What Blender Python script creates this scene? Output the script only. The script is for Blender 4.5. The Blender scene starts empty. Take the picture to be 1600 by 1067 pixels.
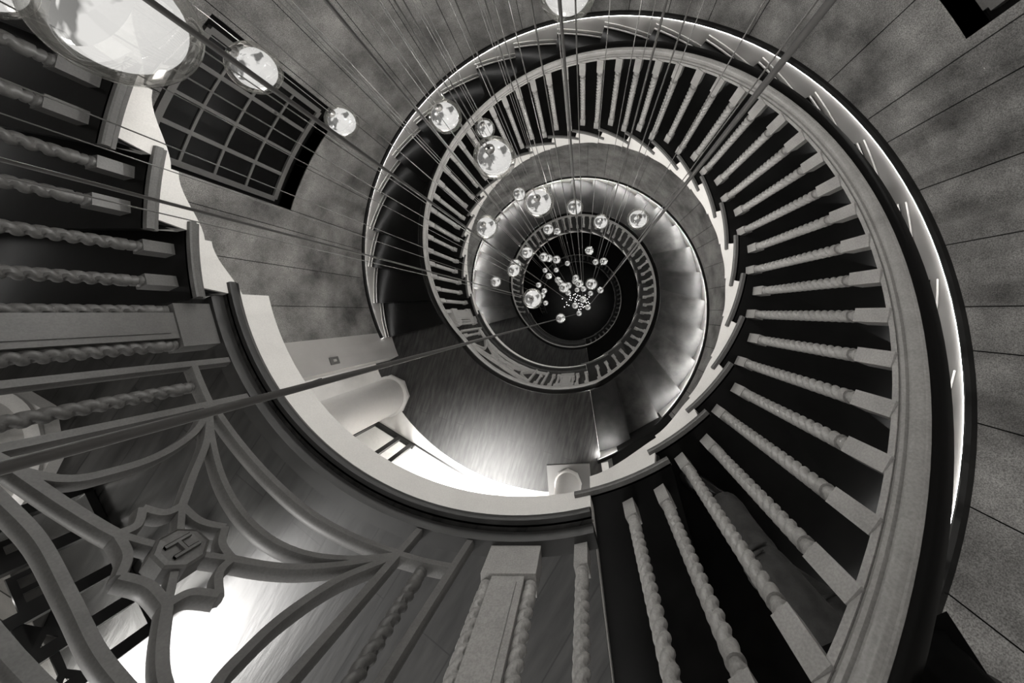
import bpy, math, random
from mathutils import Matrix, Vector
from math import sin, cos, pi, atan2, radians, degrees, sqrt

random.seed(7)
SC = bpy.context.scene
COL = SC.collection

# ------------------------------------------------------------------ camera
cam_d = bpy.data.cameras.new('camera')
cam = bpy.data.objects.new('camera', cam_d)
COL.objects.link(cam)
CAMX, CAMY, CAMZ = 0.36298, -0.5473, 1.54305
ax = ((0.99451, 0.0, -0.104643), (0.0129234, 0.992345, 0.122822), (0.103842, -0.1235, 0.986896))
cam.matrix_world = Matrix(((ax[0][0], ax[1][0], ax[2][0], CAMX), (ax[0][1], ax[1][1], ax[2][1], CAMY),
                           (ax[0][2], ax[1][2], ax[2][2], CAMZ), (0, 0, 0, 1)))
cam_d.sensor_width = 36
cam_d.lens = 12.6
cam_d.shift_x = -0.03333
cam_d.shift_y = -0.07237
cam_d.clip_start = 0.02
SC.camera = cam

# ------------------------------------------------------------------ world, exposure
SC.view_settings.view_transform = 'Standard'
SC.view_settings.look = 'None'
SC.view_settings.gamma = 1
SC.view_settings.use_curve_mapping = False
SC.view_settings.exposure = 1.75
w = bpy.data.worlds.new('world')
SC.world = w
w.use_nodes = True
w.node_tree.nodes['Background'].inputs[0].default_value = (1.0, 0.98, 0.95, 1)
w.node_tree.nodes['Background'].inputs[1].default_value = 0.25

def area(name, loc, target, size, power, sizey=None):
    d = bpy.data.lights.new(name, 'AREA')
    d.energy = power
    d.size = size
    if sizey:
        d.shape = 'RECTANGLE'; d.size_y = sizey
    d.color = (1, 0.98, 0.95)
    o = bpy.data.objects.new(name, d)
    COL.objects.link(o)
    o.location = loc
    o.rotation_euler = (Vector(target) - Vector(loc)).to_track_quat('-Z', 'Y').to_euler()
    return o
# ceiling lights of the shop floors that open on the landings, shining straight down
o = area('shop_ceiling_light', (-4.3, -4.4, 2.7), (-3.6, -3.7, 0), 1.1, 50)
o.data.spread = radians(140)
for loc, size, power in (((-1.5, -4.0, -1.2), 1.4, 60), ((-1.6, -4.2, -6.4), 1.4, 20)):
    o = area('shop_ceiling_light', loc, (loc[0], loc[1], loc[2] - 1), size, power)
    o.data.spread = radians(70)
# soft fill light added out of view over the head of the stairs
area('stairwell_fill_light', (0.3, 0.1, 5.6), (0.3, 0.1, 0), 2.4, 55)

# ------------------------------------------------------------------ constants of the stair
A = 1.4                      # radius of the open well at the string
B = 2.711                    # radius of the outer wall
CX, CY = -0.136, -0.023      # centre of the outer wall
DO = -0.09848                # turn of the nosing line between string and wall
PH0 = -1.22489
DL = 0.20046
H = 0.15871
H2 = 0.21
D0 = -0.0713
PHU = PH0 - (2 * pi - 24 * DL) - 0.08915      # nosing of the lowest tread of the upper flight
TAU = 2 * pi
Z = [0.0, -25 * H, -25 * H - 25 * H2, -25 * H - 50 * H2]
BR = 1.487                   # radius on which the balusters stand
RAILH = 0.93

# ------------------------------------------------------------------ helpers
class MB:
    def __init__(s):
        s.v = []; s.f = []
    def add(s, vs, fs):
        n = len(s.v); s.v += [tuple(p) for p in vs]; s.f += [tuple(i + n for i in q) for q in fs]
    def box(s, c, d, rz=0.0, m=None):
        x, y, z = d[0] / 2, d[1] / 2, d[2] / 2
        vs = []
        for i in (-1, 1):
            for j in (-1, 1):
                for k in (-1, 1):
                    p = Vector((i * x, j * y, k * z))
                    if m: p = m @ p
                    elif rz: p = Matrix.Rotation(rz, 3, 'Z') @ p
                    vs.append((c[0] + p.x, c[1] + p.y, c[2] + p.z))
        s.add(vs, [(0, 1, 3, 2), (4, 6, 7, 5), (0, 4, 5, 1), (2, 3, 7, 6), (0, 2, 6, 4), (1, 5, 7, 3)])
    def prism(s, poly, z0, z1):
        n = len(poly)
        s.add([(p[0], p[1], z0) for p in poly] + [(p[0], p[1], z1) for p in poly],
              [tuple(range(n - 1, -1, -1)), tuple(range(n, 2 * n))] + [(i, (i + 1) % n, n + (i + 1) % n, n + i) for i in range(n)])
    def rings(s, rs, close_u=True, cap=True):
        m = len(rs[0]); n = len(s.v)
        for r in rs: s.v += [tuple(p) for p in r]
        for i in range(len(rs) - 1):
            for j in range(m if close_u else m - 1):
                a = n + i * m + j; b = n + i * m + (j + 1) % m
                s.f.append((a, b, b + m, a + m))
        if cap and close_u:
            s.f.append(tuple(n + j for j in range(m - 1, -1, -1)))
            s.f.append(tuple(n + (len(rs) - 1) * m + j for j in range(m)))
    def lathe(s, prof, seg=24, c=(0, 0, 0)):
        s.rings([[(c[0] + r * cos(TAU * j / seg), c[1] + r * sin(TAU * j / seg), c[2] + z) for j in range(seg)] for r, z in prof])
    def tube(s, pts, r, seg=8):
        rs = []
        pts = [Vector(p) for p in pts]
        for i, p in enumerate(pts):
            d = (pts[min(i + 1, len(pts) - 1)] - pts[max(i - 1, 0)]).normalized()
            u = d.cross(Vector((0, 0, 1)))
            if u.length < 1e-3: u = Vector((1, 0, 0))
            u.normalize(); v = d.cross(u)
            rr = r[i] if isinstance(r, (list, tuple)) else r
            rs.append([p + u * rr * cos(TAU * j / seg) + v * rr * sin(TAU * j / seg) for j in range(seg)])
        s.rings(rs)
    def mesh(s, name, mat, smooth=False):
        me = bpy.data.meshes.new(name)
        me.from_pydata(s.v, [], s.f)
        me.update()
        import bmesh
        b = bmesh.new(); b.from_mesh(me); bmesh.ops.recalc_face_normals(b, faces=b.faces); b.to_mesh(me); b.free()
        if smooth:
            for p in me.polygons: p.use_smooth = True
            if smooth == 'auto':
                try: me.set_sharp_from_angle(angle=radians(38))
                except Exception: pass
        if mat: me.materials.append(mat)
        return me
    def obj(s, name, mat, parent=None, smooth=False):
        o = bpy.data.objects.new(name, s.mesh(name, mat, smooth))
        COL.objects.link(o)
        if parent: o.parent = parent; o.matrix_parent_inverse = parent.matrix_world.inverted()
        return o

def tag(o, label=None, cat=None, group=None, kind=None):
    if label: o['label'] = label
    if cat: o['category'] = cat
    if group: o['group'] = group
    if kind: o['kind'] = kind
    return o
def empty(name, loc=(0, 0, 0), rz=0):
    o = bpy.data.objects.new(name, None)
    COL.objects.link(o); o.location = loc; o.rotation_euler = (0, 0, rz)
    o.empty_display_size = 0.05
    bpy.context.view_layer.update()
    return o
def inst(me, name, loc, rz, parent):
    o = bpy.data.objects.new(name, me)
    COL.objects.link(o)
    o.parent = parent
    o.location = loc; o.rotation_euler = (0, 0, rz)
    return o

# ------------------------------------------------------------------ materials
def mat(name, col, rough=0.5, metal=0.0, spec=0.5, noise=0.0, nscale=8.0, bump=0.0, stretch=(1, 1, 1), fine=0.0, vary=0.0):
    m = bpy.data.materials.new(name); m.use_nodes = True
    nt = m.node_tree; b = nt.nodes['Principled BSDF']
    c = (col, col * 0.975, col * 0.94) if not isinstance(col, tuple) else col
    b.inputs['Base Color'].default_value = (*c, 1)
    b.inputs['Roughness'].default_value = rough
    b.inputs['Metallic'].default_value = metal
    b.inputs['Specular IOR Level'].default_value = spec
    if noise or bump or fine:
        tc = nt.nodes.new('ShaderNodeTexCoord')
        mp = nt.nodes.new('ShaderNodeMapping'); mp.inputs['Scale'].default_value = stretch
        nt.links.new(tc.outputs['Object'], mp.inputs['Vector'])
        n = nt.nodes.new('ShaderNodeTexNoise'); n.inputs['Scale'].default_value = nscale; n.inputs['Detail'].default_value = 6
        n.inputs['Roughness'].default_value = 0.62
        nt.links.new(mp.outputs[0], n.inputs['Vector'])
        r = nt.nodes.new('ShaderNodeMapRange')
        r.inputs['From Min'].default_value = 0.25; r.inputs['From Max'].default_value = 0.75
        r.inputs['To Min'].default_value = 1 - noise; r.inputs['To Max'].default_value = 1 + noise
        nt.links.new(n.outputs['Fac'], r.inputs['Value'])
        out = r.outputs[0]
        if fine:
            n2 = nt.nodes.new('ShaderNodeTexNoise'); n2.inputs['Scale'].default_value = 160; n2.inputs['Detail'].default_value = 2
            nt.links.new(tc.outputs['Object'], n2.inputs['Vector'])
            r2 = nt.nodes.new('ShaderNodeMapRange')
            r2.inputs['From Min'].default_value = 0.3; r2.inputs['From Max'].default_value = 0.7
            r2.inputs['To Min'].default_value = 1 - fine; r2.inputs['To Max'].default_value = 1 + fine
            nt.links.new(n2.outputs['Fac'], r2.inputs['Value'])
            mu = nt.nodes.new('ShaderNodeMath'); mu.operation = 'MULTIPLY'
            nt.links.new(out, mu.inputs[0]); nt.links.new(r2.outputs[0], mu.inputs[1]); out = mu.outputs[0]
        if vary:
            oi = nt.nodes.new('ShaderNodeObjectInfo'); r3 = nt.nodes.new('ShaderNodeMapRange')
            r3.inputs['To Min'].default_value = 1 - vary; r3.inputs['To Max'].default_value = 1 + vary
            nt.links.new(oi.outputs['Random'], r3.inputs['Value'])
            mu = nt.nodes.new('ShaderNodeMath'); mu.operation = 'MULTIPLY'
            nt.links.new(out, mu.inputs[0]); nt.links.new(r3.outputs[0], mu.inputs[1]); out = mu.outputs[0]
        vm = nt.nodes.new('ShaderNodeVectorMath'); vm.operation = 'SCALE'
        vm.inputs[0].default_value = c
        nt.links.new(out, vm.inputs['Scale'])
        nt.links.new(vm.outputs[0], b.inputs['Base Color'])
        if bump:
            bp = nt.nodes.new('ShaderNodeBump'); bp.inputs['Strength'].default_value = bump; bp.inputs['Distance'].default_value = 0.01
            nt.links.new(n.outputs['Fac'], bp.inputs['Height']); nt.links.new(bp.outputs[0], b.inputs['Normal'])
    return m
def emis(name, strength, c=(1, 0.985, 0.96)):
    m = bpy.data.materials.new(name); m.use_nodes = True
    nt = m.node_tree; nt.nodes.clear()
    e = nt.nodes.new('ShaderNodeEmission'); e.inputs[0].default_value = (*c, 1); e.inputs[1].default_value = strength
    o = nt.nodes.new('ShaderNodeOutputMaterial'); nt.links.new(e.outputs[0], o.inputs[0])
    return m
M = {}
M['tread'] = mat('dark_polished_wood', 0.004, 0.28, spec=0.14, noise=0.6, nscale=5, bump=0.1)
M['riser'] = mat('dark_wood_riser', 0.003, 0.5, spec=0.12, noise=0.4, nscale=6)
M['end'] = mat('tread_end_wood', 0.085, 0.5, noise=0.15, nscale=14, fine=0.15)
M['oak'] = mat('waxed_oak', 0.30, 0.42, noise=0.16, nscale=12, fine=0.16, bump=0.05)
M['oakd'] = mat('shaded_waxed_oak', 0.10, 0.45, noise=0.16, nscale=12, fine=0.14, bump=0.05)  # same oak as the pale balusters, with shade put into its colour
M['moulding'] = mat('dark_moulding_wood', 0.02, 0.42, spec=0.4, noise=0.3, nscale=9)
M['rail'] = mat('polished_handrail_wood', 0.27, 0.26, noise=0.15, nscale=10, fine=0.1)
M['raild'] = mat('dark_handrail_top', 0.003, 0.25, spec=0.2)  # near-black top, much darker than the moulding
M['plaster'] = mat('white_plaster', 0.66, 0.75, noise=0.03, nscale=20, fine=0.05)
M['wall'] = mat('mottled_stone_panel', 0.235, 0.6, noise=0.8, nscale=2.6, fine=0.5)
M['joint'] = mat('panel_joint', 0.01, 0.8, spec=0.1)
M['cream'] = mat('cream_wall_paint', 0.5, 0.7, noise=0.04)
M['skirt'] = mat('white_skirting', 0.40, 0.35)
M['black'] = mat('black_metal', 0.008, 0.35)
M['frame'] = mat('grey_window_frame', 0.17, 0.5, fine=0.1)
M['night'] = mat('night_glass', 0.004, 0.25, spec=0.15)
M['shopfloor'] = mat('pale_stone_floor', 0.75, 0.3, noise=0.08, nscale=6)
M['cord'] = mat('grey_braided_cord', 0.13, 0.45)
M['capm'] = mat('brushed_cap', 0.35, 0.3, metal=0.8)
M['capd'] = mat('dark_cord_grip', 0.01, 0.5)
def bulb_mat():
    m = bpy.data.materials.new('lit_diffuser'); m.use_nodes = True
    nt = m.node_tree; nt.nodes.clear()
    e = nt.nodes.new('ShaderNodeEmission'); e.inputs[0].default_value = (1, 0.985, 0.96, 1); e.inputs[1].default_value = 0.3
    t = nt.nodes.new('ShaderNodeBsdfTransparent'); mx = nt.nodes.new('ShaderNodeMixShader'); mx.inputs[0].default_value = 0.5
    nt.links.new(t.outputs[0], mx.inputs[1]); nt.links.new(e.outputs[0], mx.inputs[2])
    o = nt.nodes.new('ShaderNodeOutputMaterial'); nt.links.new(mx.outputs[0], o.inputs[0])
    return m
M['bulb'] = bulb_mat()
M['pin'] = emis('pinpoint_glint', 1.0)
def lid_mat():
    m = bpy.data.materials.new('glow_lid'); m.use_nodes = True
    nt = m.node_tree; nt.nodes.clear()
    e = nt.nodes.new('ShaderNodeEmission'); e.inputs[0].default_value = (1, 0.985, 0.96, 1)
    tc = nt.nodes.new('ShaderNodeTexCoord'); n = nt.nodes.new('ShaderNodeTexNoise'); n.inputs['Scale'].default_value = 17; n.inputs['Detail'].default_value = 3
    nt.links.new(tc.outputs['Object'], n.inputs['Vector'])
    r = nt.nodes.new('ShaderNodeMapRange'); r.inputs['From Min'].default_value = 0.44; r.inputs['From Max'].default_value = 0.5
    r.inputs['To Min'].default_value = 0.05; r.inputs['To Max'].default_value = 0.24  # white and grey patches of glow painted into the lid's emission
    nt.links.new(n.outputs['Fac'], r.inputs['Value']); nt.links.new(r.outputs[0], e.inputs[1])
    o = nt.nodes.new('ShaderNodeOutputMaterial'); nt.links.new(e.outputs[0], o.inputs[0])
    return m
M['lid'] = lid_mat()
M['led'] = emis('led_strip', 3.0)
M['trouser'] = mat('dark_trouser_cloth', 0.035, 0.8, noise=0.6, nscale=14, bump=0.8)
M['shoe'] = mat('black_leather', 0.008, 0.25, noise=0.3, nscale=40)
M['skin'] = mat('skin', 0.3, 0.5)
M['jacket'] = mat('black_jacket_cloth', 0.003, 0.9, spec=0.1, noise=0.3, nscale=30)

def board_mat(name, col, width, ang, rough=0.3, noise=0.45):
    m = bpy.data.materials.new(name); m.use_nodes = True
    nt = m.node_tree; b = nt.nodes['Principled BSDF']
    tc = nt.nodes.new('ShaderNodeTexCoord')
    mp = nt.nodes.new('ShaderNodeMapping'); mp.inputs['Rotation'].default_value = (0, 0, ang)
    nt.links.new(tc.outputs['Object'], mp.inputs['Vector'])
    br = nt.nodes.new('ShaderNodeTexBrick')
    br.inputs['Scale'].default_value = 1.0
    br.inputs['Brick Width'].default_value = 1.7; br.inputs['Row Height'].default_value = width
    br.inputs['Mortar Size'].default_value = 0.003; br.inputs['Mortar Smooth'].default_value = 0.1
    br.inputs['Color1'].default_value = (1, 1, 1, 1); br.inputs['Color2'].default_value = (0.72, 0.72, 0.72, 1)
    br.inputs['Mortar'].default_value = (0.1, 0.1, 0.1, 1)
    nt.links.new(mp.outputs[0], br.inputs['Vector'])
    mp2 = nt.nodes.new('ShaderNodeMapping'); mp2.inputs['Scale'].default_value = (1.2, 7, 1)
    nt.links.new(mp.outputs[0], mp2.inputs['Vector'])
    n = nt.nodes.new('ShaderNodeTexNoise'); n.inputs['Scale'].default_value = 3.5; n.inputs['Detail'].default_value = 7
    nt.links.new(mp2.outputs[0], n.inputs['Vector'])
    r = nt.nodes.new('ShaderNodeMapRange'); r.inputs['From Min'].default_value = 0.3; r.inputs['From Max'].default_value = 0.7
    r.inputs['To Min'].default_value = 1 - noise; r.inputs['To Max'].default_value = 1 + noise
    nt.links.new(n.outputs['Fac'], r.inputs['Value'])
    s1 = nt.nodes.new('ShaderNodeVectorMath'); s1.operation = 'SCALE'
    nt.links.new(br.outputs['Color'], s1.inputs[0]); nt.links.new(r.outputs[0], s1.inputs['Scale'])
    s2 = nt.nodes.new('ShaderNodeVectorMath'); s2.operation = 'MULTIPLY'
    s2.inputs[1].default_value = (col, col * 0.97, col * 0.93)
    nt.links.new(s1.outputs[0], s2.inputs[0]); nt.links.new(s2.outputs[0], b.inputs['Base Color'])
    b.inputs['Roughness'].default_value = rough
    bp = nt.nodes.new('ShaderNodeBump'); bp.inputs['Strength'].default_value = 0.25; bp.inputs['Distance'].default_value = 0.004
    nt.links.new(n.outputs['Fac'], bp.inputs['Height']); nt.links.new(bp.outputs[0], b.inputs['Normal'])
    return m
M['boards1'] = board_mat('worn_floorboards', 0.021, 0.17, radians(-58), 0.3, 0.7)
M['boards2'] = board_mat('dark_floorboards', 0.026, 0.14, radians(-75), 0.5, 0.9)

def glass_mat():
    m = bpy.data.materials.new('clear_blown_glass'); m.use_nodes = True
    nt = m.node_tree; nt.nodes.clear()
    t = nt.nodes.new('ShaderNodeBsdfTransparent'); t.inputs[0].default_value = (0.95, 0.95, 0.94, 1)
    g = nt.nodes.new('ShaderNodeBsdfGlossy'); g.inputs['Roughness'].default_value = 0.06
    g.inputs[0].default_value = (0.9, 0.9, 0.88, 1)
    lw = nt.nodes.new('ShaderNodeLayerWeight'); lw.inputs[0].default_value = 0.42
    r = nt.nodes.new('ShaderNodeMapRange'); r.inputs['To Min'].default_value = 0.05; r.inputs['To Max'].default_value = 0.6
    mx = nt.nodes.new('ShaderNodeMixShader')
    nt.links.new(lw.outputs['Facing'], r.inputs['Value'])
    nt.links.new(r.outputs[0], mx.inputs[0]); nt.links.new(t.outputs[0], mx.inputs[1]); nt.links.new(g.outputs[0], mx.inputs[2])
    o = nt.nodes.new('ShaderNodeOutputMaterial'); nt.links.new(mx.outputs[0], o.inputs[0])
    return m
M['glass'] = glass_mat()
def pane_mat():
    m = bpy.data.materials.new('clear_pane'); m.use_nodes = True
    nt = m.node_tree; nt.nodes.clear()
    t = nt.nodes.new('ShaderNodeBsdfTransparent'); t.inputs[0].default_value = (0.85, 0.85, 0.84, 1)
    g = nt.nodes.new('ShaderNodeBsdfGlossy'); g.inputs['Roughness'].default_value = 0.03
    mx = nt.nodes.new('ShaderNodeMixShader'); mx.inputs[0].default_value = 0.12
    nt.links.new(t.outputs[0], mx.inputs[1]); nt.links.new(g.outputs[0], mx.inputs[2])
    o = nt.nodes.new('ShaderNodeOutputMaterial'); nt.links.new(mx.outputs[0], o.inputs[0])
    return m
M['pane'] = pane_mat()

# ------------------------------------------------------------------ stair geometry functions
def P(r, a, z=0.0):
    return (r * cos(a), r * sin(a), z)
def W(r, a, z=0.0):            # point on a circle round the centre of the outer wall
    return (CX + r * cos(a), CY + r * sin(a), z)

class Flight:
    """treads k = 1..n go down counter-clockwise; tread k lies between nosings k-1 and k"""
    def __init__(s, ph0, z0, h, n, k0=1, first=None):
        s.ph0, s.z0, s.h, s.n, s.k0 = ph0, z0, h, n, k0
        s.first = first
    def a(s, k):
        if s.first is not None and k == 0: return s.first
        return s.ph0 + k * DL
    def ao(s, k): return s.ph0 + k * DL + DO
    def z(s, k): return s.z0 - k * s.h
    def line(s, a): return s.z0 - s.h * (a - s.ph0) / DL

F1 = Flight(PH0, 0.0, H, 24, first=PH0 + D0)
F2 = Flight(PH0 + TAU, Z[1], H2, 24, first=PH0 + D0 + TAU)
F3 = Flight(PH0 + 2 * TAU, Z[2], H2, 24, first=PH0 + D0 + 2 * TAU)
# upper flight: tread -j (j=1..N) has nosing PHU-(j-1)*DL and height j*H
NU = 10
class Upper(Flight):
    def a(s, k): return s.ph0 + k * DL
FU = Upper(PHU - NU * DL, (NU + 1) * H, H, NU)   # tread k=1..NU: nosing PHU-(NU-k)*DL, z=(NU+1-k)*H

def build_flight(F, name, label, depth, led=True, bead=True, tm='tread'):
    root = empty(name, P(A, F.a(1), F.z(F.n)))
    tag(root, label, 'staircase')
    for k in range(1, F.n + 1):
        a0, a1 = F.a(k - 1), F.a(k); o0, o1 = F.ao(k - 1), F.ao(k)
        z = F.z(k)
        back = 0.03
        ns = 6
        inner = [P(A + 0.004, a0 - back + (a1 - a0 + back) * i / ns) for i in range(ns + 1)]
        outer = [W(B - 0.004, o0 - back + (o1 - o0 + back) * i / ns) for i in range(ns + 1)]
        m = MB(); m.prism([p[:2] for p in inner] + [p[:2] for p in reversed(outer)], z - 0.035, z)
        t = m.obj('tread', M[tm], root)
        # riser below this tread's nosing
        m = MB(); b = 0.012
        zl = F.z(k + 1) if k < F.n else F.z(k) - F.h
        pi_, po = P(A + 0.012, a1 - 2 * b), W(B - 0.006, o1 - b)
        pi2, po2 = P(A + 0.012, a1 - 3.2 * b), W(B - 0.006, o1 - 1.6 * b)
        m.prism([pi_[:2], po[:2], po2[:2], pi2[:2]], zl - 0.0, z - 0.035)
        m.obj('riser', M['riser'], root)
        # moulded return at the well end of the tread
        m = MB()
        aa = a0 - 0.05; n2 = 8
        prof = [(A - 0.014, z), (A - 0.018, z - 0.006), (A - 0.018, z - 0.024), (A - 0.012, z - 0.03), (A - 0.002, z - 0.034), (A - 0.001, z - 0.05), (A + 0.012, z - 0.052), (A + 0.012, z)]
        m.rings([[P(r, aa + (a1 - aa) * i / n2, zz) for r, zz in prof] for i in range(n2 + 1)])
        m.obj('tread_end', M['end'], root)
    # white string with scalloped lower edge
    m = MB(); rs = []
    per = 10
    for k in range(1, F.n + 1):
        a0, a1 = F.a(k - 1), F.a(k)
        for i in range(per + 1):
            t = i / per
            a = a0 + (a1 - a0) * t
            zt = F.z(k) - 0.01 if t < 0.85 else F.z(k + 1) - 0.012
            base = F.z(k - 1) - depth
            s_ = t * t * (3 - 2 * t)
            zb = base - 0.03 - (F.h - 0.03) * (0.15 * t + 0.85 * s_)
            rs.append([P(A, a, zt), P(A, a, zb), P(A + 0.045, a, zb), P(A + 0.045, a, zt)])
    m.rings(rs)
    m.obj('string', M['plaster'], root)
    # soffit
    m = MB(); rs = []
    for i in range(0, F.n * 3 + 1):
        k = i / 3
        a = F.a(0) + (F.a(F.n) - F.a(0)) * k / F.n
        o = F.ao(0) + (F.ao(F.n) - F.ao(0)) * k / F.n
        z = F.z0 - k * F.h - depth + 0.03
        q0 = P(A + 0.045, a, z); q1 = W(B - 0.004, o, z)
        rs.append([q0, q1, (q1[0], q1[1], z + 0.03), (q0[0], q0[1], z + 0.03)])
    m.rings(rs)
    m.obj('soffit', M['plaster'], root)
    # skirting on the outer wall, with its cap, light strip and beads
    def sweep(prof, da=0.0, kk=(0, None), dz=0.0):
        m = MB(); rs = []
        n = F.n * 4
        for i in range(n + 1):
            k = F.n * i / n
            o = F.ao(0) + (F.ao(F.n) - F.ao(0)) * k / F.n
            z = F.z0 - k * F.h + dz
            up = SKH(k)
            rs.append([W(B - r, o, z + zz + (up if zz > 0 else 0)) for r, zz in prof])
        m.rings(rs)
        return m
    SKH = (lambda k: -0.09 + 0.07 * min(1.0, k / 10)) if F is F1 else (lambda k: -0.03)
    sweep([(0.0, -F.h - 0.02), (0.018, -F.h - 0.02), (0.018, 0.150), (0.0, 0.150)]).obj('skirting', M['skirt'], root, 'auto')
    sweep([(0.0, 0.162), (0.034, 0.162), (0.04, 0.177), (0.028, 0.195), (0.0, 0.195)]).obj('skirting_cap', M['black'], root, 'auto')
    if led:
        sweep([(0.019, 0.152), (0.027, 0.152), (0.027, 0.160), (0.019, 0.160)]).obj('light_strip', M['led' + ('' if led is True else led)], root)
    if bead:
        for k in range(1, F.n + 1):
            o0, o1 = F.ao(k - 1), F.ao(k); z = F.z(k)
            for rr, z0_, w_ in ((0.03, 0.05, 0.006), (0.05, 0.012, 0.006)):
                m = MB()
                m.rings([[W(B - rr + dx, o0 + (o1 - o0) * i / 6, z + z0_ + dz_) for dx, dz_ in ((-w_, 0), (-w_, 0.012), (w_, 0.012), (w_, 0))] for i in range(7)])
                m.obj('bead', M['skirt'], root)
    return root

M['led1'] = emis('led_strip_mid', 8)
M['tread_lit'] = mat('dark_wood_lit', 0.023, 0.5, spec=0.25, noise=0.7, nscale=6, bump=0.1, vary=0.5)  # brighter copy of the tread wood, strip-lit look put into its colour
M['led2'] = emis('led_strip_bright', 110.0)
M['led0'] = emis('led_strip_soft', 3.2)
build_flight(FU, 'staircase', 'dark curved stair flight rising at the left edge, above the traceried landing', 0.235, led='0')
build_flight(F1, 'staircase', 'nearest full turn of dark wooden treads sweeping down the right and top', 0.31, led='1')
build_flight(F2, 'staircase', 'second turn of dark treads lower down the well with glaring white wall edge', 0.31, led='2', bead=False, tm='tread_lit')
build_flight(F3, 'staircase', 'small deepest turn of dark treads near the bottom of the well', 0.31, led=False, bead=False)

# ------------------------------------------------------------------ landings
def landing(idx, name, label, boards, rout, aprond, soff=True):
    z = Z[idx]; off = TAU * idx
    aL = (PHU + off) - DL * 0.15; aR = PH0 + D0 + off
    if idx == 0: aL = PHU - DL * 0.1
    else: aL = (Flight(PH0 + TAU * (idx - 1), 0, H, 24).a(24)) - 0.02
    oL = aL + DO - 0.02; oR = PH0 + DO + off
    root = empty(name, P(A, (aL + aR) / 2, z)); tag(root, label, 'landing')
    n = 40
    inner = [P(A + 0.004, aL + (aR - aL) * i / n)[:2] for i in range(n + 1)]
    outer = [W(rout, oL + (oR - oL) * i / n)[:2] for i in range(n + 1)]
    m = MB(); m.prism(inner + outer[::-1], z - 0.04, z); m.obj('floorboards', boards, root)
    m = MB(); m.prism([P(A + 0.05, aL + (aR - aL) * i / n)[:2] for i in range(n + 1)] + outer[::-1], z - aprond, z - 0.041); m.obj('slab', M['plaster'], root)
    # dark nosing and white apron towards the well
    m = MB()
    prof = [(A - 0.014, z), (A - 0.018, z - 0.006), (A - 0.018, z - 0.03), (A - 0.01, z - 0.04), (A - 0.001, z - 0.06), (A + 0.012, z - 0.062), (A + 0.012, z)]
    m.rings([[P(r, aL - 0.04 + (aR - aL + 0.04) * i / n, zz) for r, zz in prof] for i in range(n + 1)])
    m.obj('nosing', M['moulding'], root, 'auto')
    m = MB()
    prof = [(A, z - 0.05), (A, z - aprond), (A + 0.045, z - aprond), (A + 0.045, z - 0.05)]
    m.rings([[P(r, aL + (aR - aL) * i / n, zz) for r, zz in prof] for i in range(n + 1)])
    m.obj('apron', M['plaster'], root, 'auto')
    # plinth rail under the balustrade
    m = MB()
    prof = [(A + 0.028, z + 0.001), (A + 0.028, z + 0.035), (A + 0.036, z + 0.05), (A + 0.094, z + 0.05), (A + 0.102, z + 0.035), (A + 0.102, z + 0.001)]
    m.rings([[P(r, aL + (aR - aL) * i / n, zz) for r, zz in prof] for i in range(n + 1)])
    m.obj('plinth_rail', M['moulding'], root, 'auto')
    # riser at the head of the flight going down
    m = MB(); b = 0.012
    pi_, po = P(A + 0.012, aR - 2 * b), W(B - 0.006, oR - b)
    pi2, po2 = P(A + 0.012, aR - 3.2 * b), W(B - 0.006, oR - 1.6 * b)
    m.prism([pi_[:2], po[:2], po2[:2], pi2[:2]], z - (H if idx == 0 else H2), z - 0.04); m.obj('riser', M['riser'], root)
    return root
landing(0, 'landing', 'upper landing with worn floorboards behind the traceried balustrade', M['boards1'], 2.75, 0.22)
landing(1, 'landing', 'second landing of dark floorboards between the round columns', M['boards2'], 3.1, 0.25)
landing(2, 'landing', 'third landing, a dark crescent deep in the well', M['boards2'], 3.0, 0.25)

# ground floor
m = MB(); m.prism([W(3.6, TAU * i / 48)[:2] for i in range(48)], Z[3] - 0.1, Z[3]); tag(m.obj('floor', M['tread']), kind='structure')

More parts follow.
